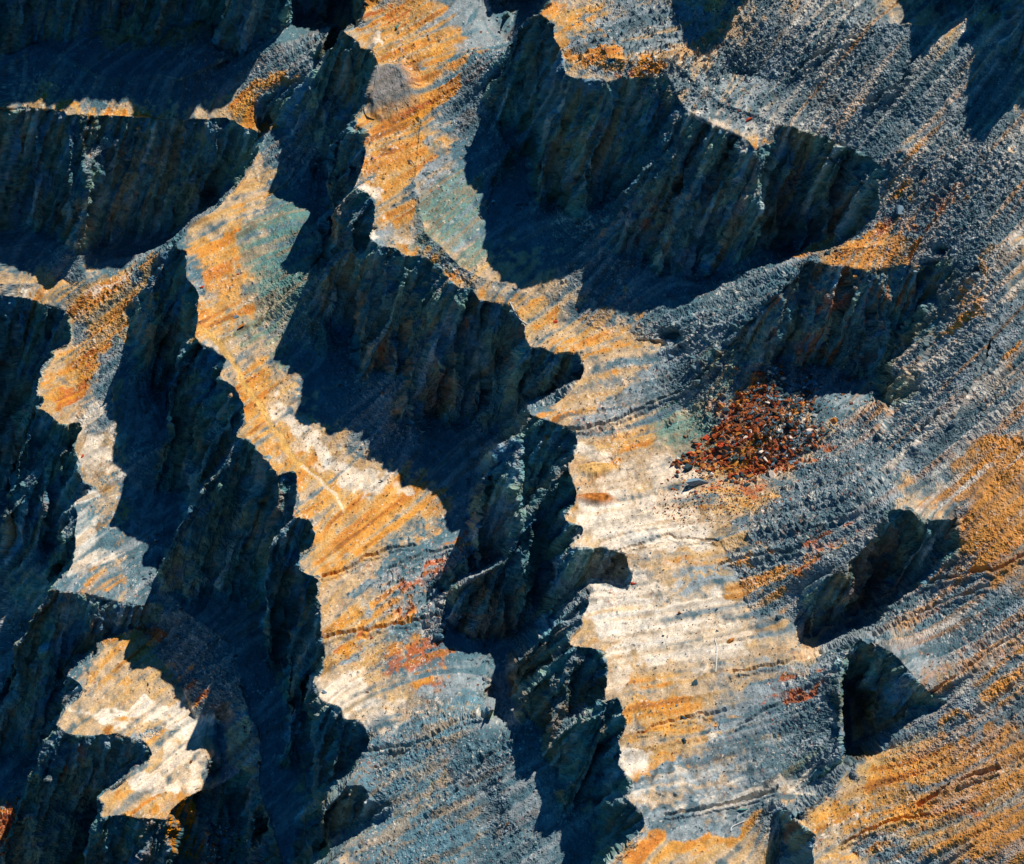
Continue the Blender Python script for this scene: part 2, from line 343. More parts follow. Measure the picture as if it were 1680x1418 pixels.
def lic(src, dux, dvx, n, step=1.0):
    """smear a field along the fall line (both ways)"""
    a, b = src.shape; iy0, ix0 = np.mgrid[0:a, 0:b].astype(f32)
    out = src.copy().astype(f32); wsum = 1.0
    for sgn in (1, -1):
        y = iy0.copy(); x = ix0.copy()
        for k in range(n):
            yi = np.clip(y + .5, 0, a - 1).astype(np.int32); xi = np.clip(x + .5, 0, b - 1).astype(np.int32)
            y += sgn * step * dvx[yi, xi]; x += sgn * step * dux[yi, xi]
            yi = np.clip(y + .5, 0, a - 1).astype(np.int32); xi = np.clip(x + .5, 0, b - 1).astype(np.int32)
            wk = 1 - k / n
            out += wk * src[yi, xi]; wsum += wk
    return out / wsum
def norm(A): A = A - A.mean(); return A / A.std()
sh = (nv, nu); hs = (nv // 2, nu // 2); qs = (nv // 4, nu // 4)
duh, dvh = du[:hs[0] * 2:2, :hs[1] * 2:2], dv[:hs[0] * 2:2, :hs[1] * 2:2]
duq, dvq = du[:qs[0] * 4:4, :qs[1] * 4:4], dv[:qs[0] * 4:4, :qs[1] * 4:4]
S_big = norm(up(lic(noise(qs, 9, 3, .6, 11), duq, dvq, 22), sh))       # buttresses, gullies
S_mid = norm(up(lic(noise(hs, 5, 3, .6, 12), duh, dvh, 36), sh))       # ribs, rills
S_sml = norm(lic(smooth(np.random.default_rng(13).normal(0, 1, sh).astype(f32), 1), du, dv, 26, 1.3))
S_thin = norm(up(lic(np.maximum(noise(hs, 2.2, 2, .7, 14) - .9, 0), duh, dvh, 40), sh))   # long runnels
print('lic', time.time() - T00)
N_big = noise(sh, 90, 5, .5, 21); N_mid = noise(sh, 26, 4, .6, 22); N_blk = noise(sh, 8, 3, .6, 23)
N_fine = noise(sh, 3.2, 2, .8, 24); N_w = np.random.default_rng(25).normal(0, 1, sh).astype(f32)

# ------------------------------------------------------------------ photo pixel of every grid node (where it stands in the survey)
DD = DIST - Wb
PXX = CX + (u[None, :] * DIST / DD) / PX; PYY = CY - (v[:, None] * DIST / DD) / PX
cliff = smooth(ss(slope, 50, 60), 2)

def field(blobs, wob=22, streak=14):
    """soft, ragged patches: (x, y, rx, ry, angle, strength)"""
    out = np.zeros(sh, f32)
    qx = PXX + wob * .5 * N_mid + wob * .8 * N_big * .4; qy = PYY + wob * .5 * np.roll(N_mid, 97, 0)
    for (x, y, rx, ry, ang, st) in blobs:
        R = max(rx, ry) * 1.5 + wob * 2
        i0 = int((-(y + R - CY) * PX * 1.06 - V0) / G) - 60; i1 = int((-(y - R - CY) * PX * 1.06 - V0) / G) + 60
        k0 = int(((x - R - CX) * PX * 1.06 - U0) / G) - 60; k1 = int(((x + R - CX) * PX * 1.06 - U0) / G) + 60
        i0, k0 = max(i0, 0), max(k0, 0); i1, k1 = min(i1, nv), min(k1, nu)
        if i1 <= i0 or k1 <= k0: continue
        a = math.radians(ang); X = qx[i0:i1, k0:k1] - x; Y = qy[i0:i1, k0:k1] - y
        p = (X * math.cos(a) - Y * math.sin(a)) / rx; q = (X * math.sin(a) + Y * math.cos(a)) / ry
        r = np.sqrt(p * p + q * q)
        out[i0:i1, k0:k1] = np.maximum(out[i0:i1, k0:k1], st * ss(-r, -1.25, -.55))
    return out

# ------------------------------------------------------------------ what the ground is made of
steep0 = ss(slope, 14, 32)
def Lq(t): return L(0, t)
OCHRE = [(60,184,140,9,0,1.2),(190,190,80,9,0,1.2),(430,165,70,34,40,1.2),(200,480,100,34,25,1),(660,200,60,80,35,.9),(700,60,60,50,35,.9),(1620,1290,90,60,28,.8),(1560,1370,100,40,20,.8),(1650,1380,60,50,28,.7),(1640,900,60,60,30,.8),(1500,1130,60,30,30,.5),(1620,1080,60,30,32,.6),(1660,1240,50,60,32,.7),(1480,1230,60,30,28,.7),  # yellow-orange weathered ground
 (190,505,90,28,25,1),(130,480,80,20,12,.8),(130,610,60,45,30,1.0),(150,560,70,30,30,.8),(100,650,40,16,10,1),
 (350,420,55,30,20,.9),(380,380,60,18,48,.8),(360,470,40,40,0,.9),(360,540,36,50,-30,.85),(410,640,36,60,-35,.9),(440,700,40,40,-35,.8),
 (470,770,30,50,-40,.9),(530,820,36,60,-40,.9),(530,900,34,50,-20,.8),(640,840,110,40,15,.85),(600,880,90,26,18,.8),(560,810,60,30,-30,.7),
 (620,1000,80,20,18,.7),(590,1030,70,16,16,.7),(690,1080,50,30,10,.5),
 (640,30,50,40,30,1),(650,80,60,30,20,1),(690,120,40,60,35,.9),(660,230,60,60,35,1),(640,290,50,36,20,1),(650,340,40,40,20,.7),(720,170,60,20,48,.7),(760,110,50,14,45,.6),
 (600,190,24,16,0,1),(660,410,40,12,-20,.8),(720,440,30,14,-20,.7),(800,480,40,16,-15,.7),(870,510,50,22,-20,.7),(960,560,60,18,10,.8),(920,600,60,14,18,.8),(1000,590,50,12,15,.7),(1010,530,60,16,12,.5),
 (910,690,40,10,15,.7),(1040,720,60,40,40,.55),(980,770,30,12,5,1),
 (930,20,40,24,0,1),(930,70,20,30,0,.8),(980,100,60,20,5,.9),(1080,110,40,14,10,.9),
 (1260,240,40,8,20,.5),(1200,225,26,6,20,.5),
 (1400,410,90,26,5,.85),(1480,420,40,20,0,.7),(1530,470,60,14,50,.5),
 (1060,820,70,18,10,.5),(1180,830,80,20,10,.7),(1150,930,110,12,12,.6),(1250,950,90,14,16,.6),(1230,1000,90,18,14,.5),(1200,1040,60,14,8,.5),
 (1060,1120,50,20,5,.7),(1090,1170,70,26,8,.9),(1140,1190,60,12,12,.8),(1080,1250,50,12,10,.7),(1100,1390,90,22,14,.9),(1180,1370,60,14,16,.8),
 (1580,880,60,30,30,.9),(1560,800,80,18,30,.9),(1640,820,60,60,30,.9),(1600,760,60,20,32,.8),(1660,760,50,40,32,.8),
 (1500,1270,110,26,24,1),(1400,1340,80,22,14,1),(1480,1330,110,30,14,.9),(1600,1220,90,20,30,.8),(1560,1180,60,12,30,.7),(1640,1130,60,20,34,.6),(1600,1390,80,16,26,.7),(1420,1400,60,16,18,.8),
 (1620,450,80,10,48,.7),(1580,520,60,8,48,.7),(1660,600,50,10,46,.6),(1480,310,40,14,30,.4),(1500,250,30,10,40,.4),
 (200,1080,60,36,15,.55),(180,1130,50,12,-6,.7),(200,1200,46,10,5,.6),(260,1220,26,26,0,.5),(230,1310,50,16,10,.6),(215,1325,24,10,0,1),(170,930,50,16,0,.3),(180,965,60,16,6,.5),
 (430,160,50,26,45,.5),(300,1350,26,60,10,.7),
]
PALE = [(1050,960,90,24,10,.8),(1150,1010,110,24,10,.8),(1100,1060,80,20,10,.8),(1130,840,60,24,12,.5),(1270,1290,70,12,14,.6),(1150,1300,70,12,12,.5),(1000,790,50,20,0,.6),(1280,200,60,20,10,.5),(1330,190,60,30,15,.4),  # pale chalky ground
 (220,1170,130,14,4,1),(300,1180,30,46,-10,.95),(300,1240,36,30,0,.8),(270,1280,40,18,0,.95),(150,700,40,24,0,.6),(160,760,24,40,0,.6),(140,860,30,50,0,.75),(150,920,50,30,0,.6),
 (480,700,60,22,-30,.8),(540,760,70,24,-30,.95),(600,790,60,16,-20,.8),(500,720,30,16,-30,.8),(320,530,20,30,0,.4),
 (560,1130,50,30,-5,.8),(590,1160,50,26,0,.8),(640,1190,50,20,10,.5),(545,1130,26,12,0,.9),
 (610,308,26,12,-20,.9),(622,76,14,6,-10,1),(625,380,20,12,0,.7),(650,395,40,10,0,.5),
 (1000,850,70,50,10,1),(1080,850,60,60,20,.9),(980,920,60,24,10,.8),(1080,890,100,26,10,.9),(1010,1010,70,40,10,1.1),(1080,1020,100,40,8,.95),(1160,1080,80,26,8,.8),(1180,1040,80,20,8,.7),(1040,1080,40,20,5,.9),(1010,1120,30,30,0,.8),
 (1040,1240,30,24,0,1),(1060,1300,24,24,0,.6),(960,960,30,10,0,.8),(1100,780,50,40,10,.7),(960,840,30,16,0,.8),(960,735,24,20,0,.6),
 (1200,225,60,20,15,.6),(1150,190,50,20,20,.6),(1160,1200,30,8,-30,.7),(612,1302,30,8,-20,1),(20,480,60,4,0,1.2),(200,470,90,8,16,.5),
 (1140,1280,80,14,10,.5),(1200,1320,80,16,10,.4),(345,590,20,10,0,.6),
]
GREY = [(1120,1270,110,34,14,.9),(1230,1200,90,40,18,.9),(1100,1330,90,20,14,.8),(1200,920,120,16,14,.6),(1180,960,120,10,12,.5),(1300,960,60,60,30,.7),  # blue-grey gravel spreads
 (1060,640,160,30,22,.9),(1140,590,80,40,30,.9),(1200,500,60,30,40,.9),(640,150,44,36,35,1.1),(740,350,40,80,30,.7),(720,290,30,60,35,.6),
 (1280,1240,120,60,20,.9),(1250,1160,110,36,18,.7),(1180,1330,150,30,14,.9),(1240,1100,80,20,20,.4),(1300,860,110,50,30,.9),(1380,800,90,60,38,1),(1430,700,60,80,42,1),
 (1450,340,120,30,10,.9),(1250,150,170,80,10,1),(1040,50,110,50,10,1),(1350,90,150,90,20,1),(1560,330,120,70,48,1),(1600,600,90,70,45,1),(1580,1000,110,30,26,.9),(1500,1060,90,30,26,.8),(1640,980,60,50,26,.8),
 (640,1260,110,60,30,1),(720,1200,90,50,40,1),(560,1380,60,40,0,.6),(680,960,100,26,18,.6),(600,960,60,14,18,.5),(600,1060,60,14,18,.6),(700,1130,60,40,40,.5),(740,20,60,30,45,.8),(790,150,30,40,45,.7),
 (700,1385,110,60,0,1.25),(620,1400,60,40,0,1.0),(780,1330,60,60,30,1.1),(360,1000,200,60,0,.3),(230,860,30,90,20,.6),(230,680,30,60,30,.6),(1640,1330,90,50,28,.6),(1560,1130,80,30,30,.4),(245,1203,22,10,0,1.2),
]
TEAL = [(470,480,60,110,35,1.2),(500,400,50,90,38,1),(440,540,40,50,30,.8),(740,360,50,80,38,1),(700,420,40,30,30,.7),(760,300,30,60,40,.8),(1135,705,60,60,40,1.7),(1200,620,40,60,40,1),(240,560,30,60,30,.6),
 (1450,1250,40,30,0,.4),(430,500,60,60,30,.6),(1330,1240,60,30,10,.4),(640,1340,80,60,30,.4)]
RUST = [(120,630,50,34,30,1.0),(150,600,36,26,30,.8),(1240,680,80,60,30,1),(1180,760,70,14,-5,.8),(1300,740,60,24,20,.7),(700,960,60,20,22,.8),(740,900,36,20,30,.8),(690,1090,50,30,20,.9),(730,1060,30,20,0,.7),(560,1050,40,12,14,.6),
 (1200,800,60,14,5,.7),(1320,1130,90,14,20,.5),(1360,900,60,20,30,.6),(1470,380,60,24,10,.6),(1560,330,60,16,48,.5),(1620,900,60,40,30,.6),(1560,1320,90,26,14,.6),(1640,1180,60,20,34,.6),(980,822,34,11,-2,1.3),
 (300,1110,30,30,-40,.7),(240,1035,24,16,0,.8),(620,180,20,14,0,.8),(385,1390,50,30,0,.7),(10,1360,30,50,0,1.2),(1390,470,26,26,0,1.0),(1350,540,36,20,30,.6),(1220,640,24,16,30,.8),(1300,425,20,10,0,.7),
 (1060,118,50,12,0,.6),(640,20,50,30,30,.5),(380,385,24,16,0,.7),(690,200,40,30,40,.5)]
fo, fp, fg, ft, fr = (field(b) for b in (OCHRE, PALE, GREY, TEAL, RUST))
flat = 1 - ss(slope + 5 * norm(N_mid + .6 * N_big), 9, 36)
c = lambda *a: np.array(a, f32)
K_GLD = c(.60, .36, .105)
K_TAN, K_OCH, K_PAL = c(.50, .37, .235), c(.68, .285, .035), c(.88, .80, .68)
K_GRY, K_BLU, K_TEA = c(.255, .305, .325), c(.075, .150, .185), c(.085, .205, .175)
K_RUS, K_ROCK, K_ROCK2, K_BRN = c(.42, .115, .035), c(.060, .150, .175), c(.115, .195, .165), c(.16, .10, .055)
def mix(A, B, f): return A * (1 - f[..., None]) + B * f[..., None]
def long_streak(seed, cell, n=44, st=1.3): return norm(up(lic(noise(hs, cell, 2, .8, seed), duh, dvh, n, st), sh))
F = [long_streak(40 + k, cl, nn) for k, (cl, nn) in enumerate(((2.2, 40), (2.2, 26), (3.5, 40), (6, 30), (3, 16)))]
col = mix(np.broadcast_to(K_BLU, sh + (3,)).astype(f32), np.broadcast_to(K_GRY, sh + (3,)), np.clip(.55 + .28 * F[0] + .12 * N_blk, 0, 1))
def lay(f, K, a, b=None, g=.32, k=1.0, sf=0.0):
    """cover with colour K where the patch f, frayed along the streaks a and lumps b, is strong"""
    global col
    t = f + g * a + (0 if b is None else .16 * b) - .03
    col = mix(col, K, np.clip(ss(t, .25 - sf, .85 + sf) * k * ss(f, .0, .25), 0, 1))
lay(.08 + .85 * flat, K_TAN, F[1], N_blk, .26, 1, .15)
lay(.05 + .38 * flat, K_GLD, F[0], F[2], .25, .7, .15); lay(.16 * flat, K_OCH * .6, F[1], F[0], .3, .6, .1)
def trail(pts, wd, wob=1.5):
    out = np.zeros(sh, f32); p = np.array([(q[0], q[1]) for q in pts], float)
    for (a, b), (e, g) in zip(p[:-1], p[1:]):
        x0, x1 = min(a, e) - wd - 20, max(a, e) + wd + 20; y0, y1 = min(b, g) - wd - 20, max(b, g) + wd + 20
        i0 = max(0, int((-(y1 - CY) * PX * 1.03 - V0) / G) - 60); i1 = min(nv, int((-(y0 - CY) * PX * 1.03 - V0) / G) + 60)
        k0 = max(0, int(((x0 - CX) * PX * 1.03 - U0) / G) - 60); k1 = min(nu, int(((x1 - CX) * PX * 1.03 - U0) / G) + 60)
        if i1 <= i0 or k1 <= k0: continue
        X = PXX[i0:i1, k0:k1] + wob * N_mid[i0:i1, k0:k1]; Y = PYY[i0:i1, k0:k1] + wob * N_blk[i0:i1, k0:k1]
        t = np.clip(((X - a) * (e - a) + (Y - b) * (g - b)) / ((e - a) ** 2 + (g - b) ** 2), 0, 1)
        d = np.hypot(X - a - t * (e - a), Y - b - t * (g - b))
        out[i0:i1, k0:k1] = np.maximum(out[i0:i1, k0:k1], 1 - ss(d, wd * .4, wd))
    return out
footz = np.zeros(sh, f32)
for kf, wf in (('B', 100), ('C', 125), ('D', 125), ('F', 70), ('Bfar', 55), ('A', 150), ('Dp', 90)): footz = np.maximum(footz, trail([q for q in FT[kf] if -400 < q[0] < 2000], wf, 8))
lay(footz * 1.25, K_BLU * 1.15, F[2], N_fine, .2); lay(footz * .4, K_GRY, F[0], F[3], .3)  # blue-grey gravel at the cliff feet, with the shade's navy put into the colour
lay(fg, K_GRY, F[2], N_blk); lay(fg * (.85 - flat * .35), K_BLU, F[1], N_fine, .30, .85)
lay(ft * .75, K_TEA * 1.2, F[0], F[1], .30, .8, .15); lay(ft * .38, K_TAN * .7, F[1], N_fine, .3, .7)
lay(fo * .95, K_GLD, F[1], F[0], .20, .9, .2); lay(fo * .60, K_OCH, F[0], F[1], .22, .9, .22)
lay(fo * .34 + .03, K_RUS * 1.1, F[1], F[0], .28, .5, .12)
lay(fr * .75, K_RUS, F[1], N_blk, .34, .9); lay(fr * .4, K_OCH * .9, F[0], N_fine, .3, .9)
lay(fp * .86, K_PAL, F[0], F[1], .20, .92, .22); lay(fp * .22, K_GLD, F[1], F[0], .30, .6, .1); lay(fp * .16, K_GRY, F[0], F[2], .3, .7, .1)
fan = field([(640,1260,120,60,30,1),(720,1200,90,50,40,1),(700,1370,110,70,20,1.1),(620,1390,60,30,0,.8),(590,1270,40,30,0,.7)], 14)
lay(fan * 1.1, K_BLU * 1.5, F[0], N_fine, .22); lay(fan * .42, K_TAN * .8, F[4], N_fine, .3, .7)
right = ss(PXX - .25 * (PYY - 700), 1330, 1480) * (1 - cliff)
band = ss(S_big * .3 + F[2] * .4 + F[0] * .5 + 1.3 * (fo - .30) + .7 * ss(PYY, 250, 1000), .2, 1.4)
K_RSB = c(.44, .205, .075)
band2 = ss(F[0] * .5 + F[1] * .5 + .25 * F[2] + 1.3 * (fo - .25) + .35 * ss(PYY, 700, 1200), .25, 1.2)
col = mix(col, K_RSB, right * band * .72); col = mix(col, c(.60, .27, .06), right * band2 * .65)
col = mix(col, K_BLU, right * ss(F[1] * .6 - F[0] * .5 + .2 * N_fine, .2, 1.4) * .8 * (1 - .35 * fo))
col = mix(col, K_GRY, right * ss(F[2] * .7 - F[3] * .3, .5, 1.5) * .7 * (1 - .25 * fo))
col = mix(col, c(.55, .27, .075), right * fo * .18)
col = mix(col, K_BLU * .8, right * ss(-F[3] * .6 - F[2] * .5 - 1.0 * fo, .5, 1.6) * .7)
col = mix(col, K_PAL * .8, right * ss(F[2] * .5 + F[1] * .6 - .4 * fo + .35 * ss(-PYY, -1100, -300), .6, 1.8) * .65)
# hairline runnels and single stones of other colours
col = mix(col, K_BRN * .7, ss(F[0] * .6 + F[1] * .4 + .5 * N_mid, 1.15, 1.9) * .45 * (1 - .4 * fp))
dens = .3 * noise(sh, 60, 3, .6, 77)
sp1 = ss(N_fine * .75 + N_w * .55 + dens, 1.8, 2.4); col = mix(col, K_BLU * .5, sp1 * .8)
sp2 = ss(np.roll(N_fine, 331, 1) * .6 + np.roll(N_w, 77, 0) * .6 + dens, 1.7, 2.3); col = mix(col, K_RUS, sp2 * .55)
sp3 = ss(np.roll(N_fine, 131, 0) * .6 + np.roll(N_w, 177, 1) * .6 + dens + .3 * steep0, 1.5, 2.2); col = mix(col, K_PAL, sp3 * .6)
PATH = trail(Lq('328,543 343,550 365,572 385,600 404,634 430,672 450,707 472,741 495,764 522,783 541,806 556,821 564,832'), 7)
col = mix(col, K_GLD * 1.1, PATH * .8)
col = mix(col, K_PAL, trail(Lq('495,764 522,783 530,795 545,808 555,822 563,834'), 3.4) * .55)
hp = field([(642,150,48,40,35,1)], 8); col = mix(col, K_GRY * (.62 + .1 * F[1][..., None]), hp * .85)
ov = field([(978,820,33,11,-2,1)], 3); col = mix(col, c(.42, .15, .03) * (1 + .3 * N_fine[..., None]), ov); ov = field([(975,770,32,11,5,1)], 3); col = mix(col, c(.60, .36, .12), ov * .9)
# bare rock of the faces
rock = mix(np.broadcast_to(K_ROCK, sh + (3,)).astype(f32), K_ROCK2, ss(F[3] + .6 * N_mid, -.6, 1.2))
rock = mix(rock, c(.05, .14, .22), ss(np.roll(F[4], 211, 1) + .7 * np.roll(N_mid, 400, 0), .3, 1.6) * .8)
rock = mix(rock, c(.19, .165, .10), ss(F[1] + .6 * np.roll(N_big, 250, 1), .5, 1.7) * .7)
rock = mix(rock, c(.21, .12, .07), ss(F[2] * .7 + .8 * np.roll(N_big, 600, 0) + .3 * N_blk, 1.0, 2.1) * .6)
rock = mix(rock, c(.22, .26, .27), ss(F[0] + .5 * np.roll(N_mid, 120, 0), 1.1, 2.2) * .6)
rock *= (1 + .22 * F[0] + .16 * F[4] + .10 * N_fine)[..., None]
rock = np.clip(rock * 1.5, .012, 1)
rock = mix(rock, K_BRN, ss(S_mid * .6 + .6 * np.roll(N_mid, 300, 1), .9, 1.8) * .45)
CR = [(1390,480,90,60,0,1.3),(1350,560,60,40,10,1.0),(1440,560,50,40,0,.9),(1180,600,40,24,40,.9),(1330,440,50,16,0,.6),(1400,560,20,40,0,.6),(1500,470,40,30,0,.5),(1060,350,50,40,0,.7),(1290,280,60,20,0,.5),(300,1260,50,40,0,.6),(130,1250,50,40,0,.7),(820,880,30,30,0,.5),(850,760,30,40,30,.6),(640,560,40,50,0,.5),(760,500,60,40,0,.35),(870,1250,40,60,0,.5)]
cr = field(CR); rock = mix(rock, K_RUS * .8, ss(.7 * cr + .3 * F[1] + .25 * N_mid + .15 * N_blk, .6, 1.3) * .7 * (cr > .02))
rock = mix(rock, K_GRY * .75, ss(N_blk * .5 + S_sml * .6, 1.3, 2.0) * .35)
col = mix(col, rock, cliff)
grassy = field([(302,1360,28,60,8,1.2)]); col = mix(col, K_OCH * .7, grassy * ss(S_sml + N_blk * .4, -.4, .8))
col *= (1 + .10 * N_w + .10 * N_blk)[..., None]
col = np.clip(col, .01, .92)

# ------------------------------------------------------------------ relief
GROOVE = [('924,703 960,702 1000,690 1060,665 1120,638 1160,600', 4, .9), ('1317,897 1335,864 1406,830 1435,797 1495,730 1540,680', 4, .9), ('528,943 558,935 596,912 634,901 680,893', 3.5, .6),
 ('640,932 700,905 760,890', 3.5, .5), ('525,1050 560,1040 620,1030 700,1015 720,1008', 5, .8), ('600,1232 615,1228 672,1221 710,1205 748,1186 787,1171', 5, .9), ('695,1343 748,1297 825,1221 855,1183', 4, .7),
 ('610,1260 680,1225 740,1195', 3, .4), ('1090,1335 1154,1324 1230,1305 1276,1289', 3.5, .6), ('1200,1105 1270,1090 1330,1075 1380,1050', 3.5, .5), ('1210,1190 1300,1140 1375,1100', 3.5, .5), ('400,570 450,500 530,420', 3, .4), ('430,330 480,290 500,250', 3, .4),
 ('1050,1200 1110,1180 1190,1165', 3, .4), ('960,760 1000,752', 3, .2), ('1440,990 1530,950 1640,930 1700,900', 4, .8), ('1430,1040 1520,1000 1620,960', 4, .7), ('1480,1170 1560,1110 1680,1030', 4, .7), ('1445,705 1470,650 1505,600 1540,520 1600,440', 7, 1.6), ('1560,690 1600,620 1625,560', 5, 1.1), ('1300,120 1340,90 1400,60', 5, .8), ('1420,170 1470,140 1490,120', 6, 1.2), ('1500,1330 1560,1290 1640,1260 1690,1230', 4, .8), ('1380,1380 1450,1350 1520,1335', 3.5, .6), ('1180,930 1250,905 1317,897', 3.5, .5), ('1010,905 1100,880 1180,885', 2.6, .3)]
coarse = field([(1250,60,220,90,20,1),(1150,120,110,50,20,.8),(1040,60,120,50,10,.8),(1300,160,120,40,10,.6),(1240,700,110,90,20,1),(1450,300,110,40,20,.8),(1180,560,90,40,30,.7),(380,1385,60,50,0,1.3),(1300,850,120,60,30,.5),(700,960,80,30,20,.5),(1330,620,80,50,0,.6),(10,1360,40,60,0,1),(1640,330,100,100,40,.4)])
fine = 1 - .75 * np.clip(fp * 1.1, 0, 1)
tal = (1 - cliff)
steep = ss(slope, 14, 32)
D = np.zeros(sh, f32)
edge = smooth_big(cliff, 4, 3)
# faces: buttresses, ribs, blocky joints
ledge = norm(np.abs(S_mid) * -1 + .6 * N_blk)
def blocks(seed, a, b, st, q): n = norm(up(np.random.default_rng(seed).normal(0, 1, (nv // a, nu // b)).astype(f32), sh) + .35 * st); return np.floor(n * q) / q
BK = blocks(61, 16, 9, F[3], 2.2) * .30 + blocks(62, 7, 5, F[2], 2.5) * .16
rg = lambda A: 1 - 2 * np.abs(A)
D += cliff * (.12 * S_big + .7 * BK + .10 * rg(S_mid) + .13 * rg(F[1]) + .11 * F[0] + .12 * rg(F[4]) + .10 * F[2] + .07 * N_blk + .10 * N_mid + .055 * N_w + .05 * N_fine)
# talus and terraces
D += tal * (1 - .55 * right) * ((.06 + .16 * steep) * S_mid + (.035 + .075 * steep) * F[0] + (.03 + .06 * steep) * F[2] - (.06 + .16 * steep) * np.clip(S_thin, 0, 4) * .8 + .28 * N_big * (1 - steep) + .06 * N_mid)
gr = ss(N_big + .5 * N_mid, -1.2, 1.2)
D += tal * right * ((.01 + .05 * gr) * S_mid + (.03 + .05 * gr) * F[2] + .075 * F[0] + .05 * F[1] + .22 * S_big * gr - (.05 + .18 * gr) * np.clip(S_thin, 0, 4))
chute = ss(F[3] * .5 + N_big * .6 + .3 * S_big, -.9, .9)
fine = fine * (1 - right * .45 * (1 - chute)) * (1 + .25 * right)
D += tal * fine * (.012 + .042 * steep) * N_w + tal * fine * (.02 + .03 * steep) * N_fine
D += tal * (.12 + .40 * coarse) * (1 - .65 * right) * np.clip(N_blk * .35 + N_fine * .8 + .3 * N_w - 1.5 + .8 * coarse + dens, 0, 2.0) * (.4 + .6 * fine)
for gs, gw, gd in GROOVE:
    gt = trail(Lq(gs), gw); D -= tal * gd * gt * 1.2; D += tal * gd * .5 * np.roll(gt, -6, 0)
D -= .08 * PATH
HP = field([(642,150,50,42,35,1)], 5); D += 1.8 * HP * (1 - cliff); D += .7 * field([(1230,710,80,50,35,1)], 10); D += tal * .7 * field([(975,770,32,11,5,1),(978,820,33,11,-2,1)], 3)
D -= tal * edge * (1 - ss(edge, .5, .9)) * .15 * np.abs(N_blk)
P = u[None, :, None] * RV.astype(f32) + v[:, None, None] * UV.astype(f32) + W[..., None] * NV.astype(f32) + TGT.astype(f32)
NW = NF[..., 0:1] * RV.astype(f32) + NF[..., 1:2] * UV.astype(f32) + NF[..., 2:3] * NV.astype(f32)
P += NW * D[..., None]
print('relief', time.time() - T00)

# ------------------------------------------------------------------ parts of the wall: which face or terrace a node belongs to
rows, cols = 1250, 1500
REG = np.zeros((rows, cols), np.int8)
def put(i, pts): REG[polyfill(pts, rows, cols)] = i
# 0 = upper slope on the right; then from the top of the wall down
put(2, FT['D'][:2] + rev(LIP['C'][:4]) + Lp('700,-600 1000,-600') )
put(2, LIP['C'] + Lp('1240,1750') + rev(FIXED[2]) + LIP['D2'][:1] + LIP['D2'][1:6] + rev(RIDGE[1])[2:] + rev(RIDGE[0]) + rev(FT['D']))
put(1, LIP['D'] + Lp('1560,430 1700,250 1500,60 1240,-20 1300,-600'))
put(3, FT['C'] + rev(LIP['B']) + Lp('505,0 560,-150 620,-200'))
put(4, LIP['Bfar'] + Lp('450,205 600,0') + rev(FT['F']))
put(5, FT['B'] + Lp('400,1750 360,1290') + rev(LIP['A']) + Lp('-600,484') + FT['Bfar'] + Lp('288,392'))
put(6, LIP['Ap'] + Lp('425,1290 408,1175 385,1060 262,1000'))
put(13, FT['A'] + Lp('-200,1750 -600,1750 -600,800'))
put(14, Lp('250,1010') + LIP['Ap'] + Lp('438,1345 470,1440 400,1750 -100,1750 -200,1500') + rev(FT['A'])[:5] + rev(LIP['A'])[:3])
put(7, LIP['F'] + Lp('640,-60 611,0 556,40') + rev(FT['F']))
put(8, LIP['D'] + rev(FT['D'])); put(9, LIP['C'] + rev(FT['C'])); put(10, LIP['B'] + rev(FT['B']))
put(11, LIP['Bfar'] + Lp('407,275 350,345 288,388') + rev(FT['Bfar'])); put(12, LIP['A'] + Lp('275,1000,0 240,1010,-60') + LIP['Ap'][:8] + rev(FT['A']))
put(6, Lp('250,1010') + LIP['Ap'][3:] + Lp('350,1286 372,1240 345,1205 350,1150 300,1090 270,1040'))
put(15, LIP['Dp'] + rev(RIDGE[1][:-1]) + rev(RIDGE[0]))
put(16, LIP['D2'] + FIXED[1]); put(17, LIP['D3'] + FIXED[2][:4])
put(19, FIXED[0][:1] + LIP['E'] + rev(FIXED[0]))
put(18, Lp('618,105 650,104 672,112 686,130 692,160 688,176 650,190 622,196 604,190 598,172 606,140'))
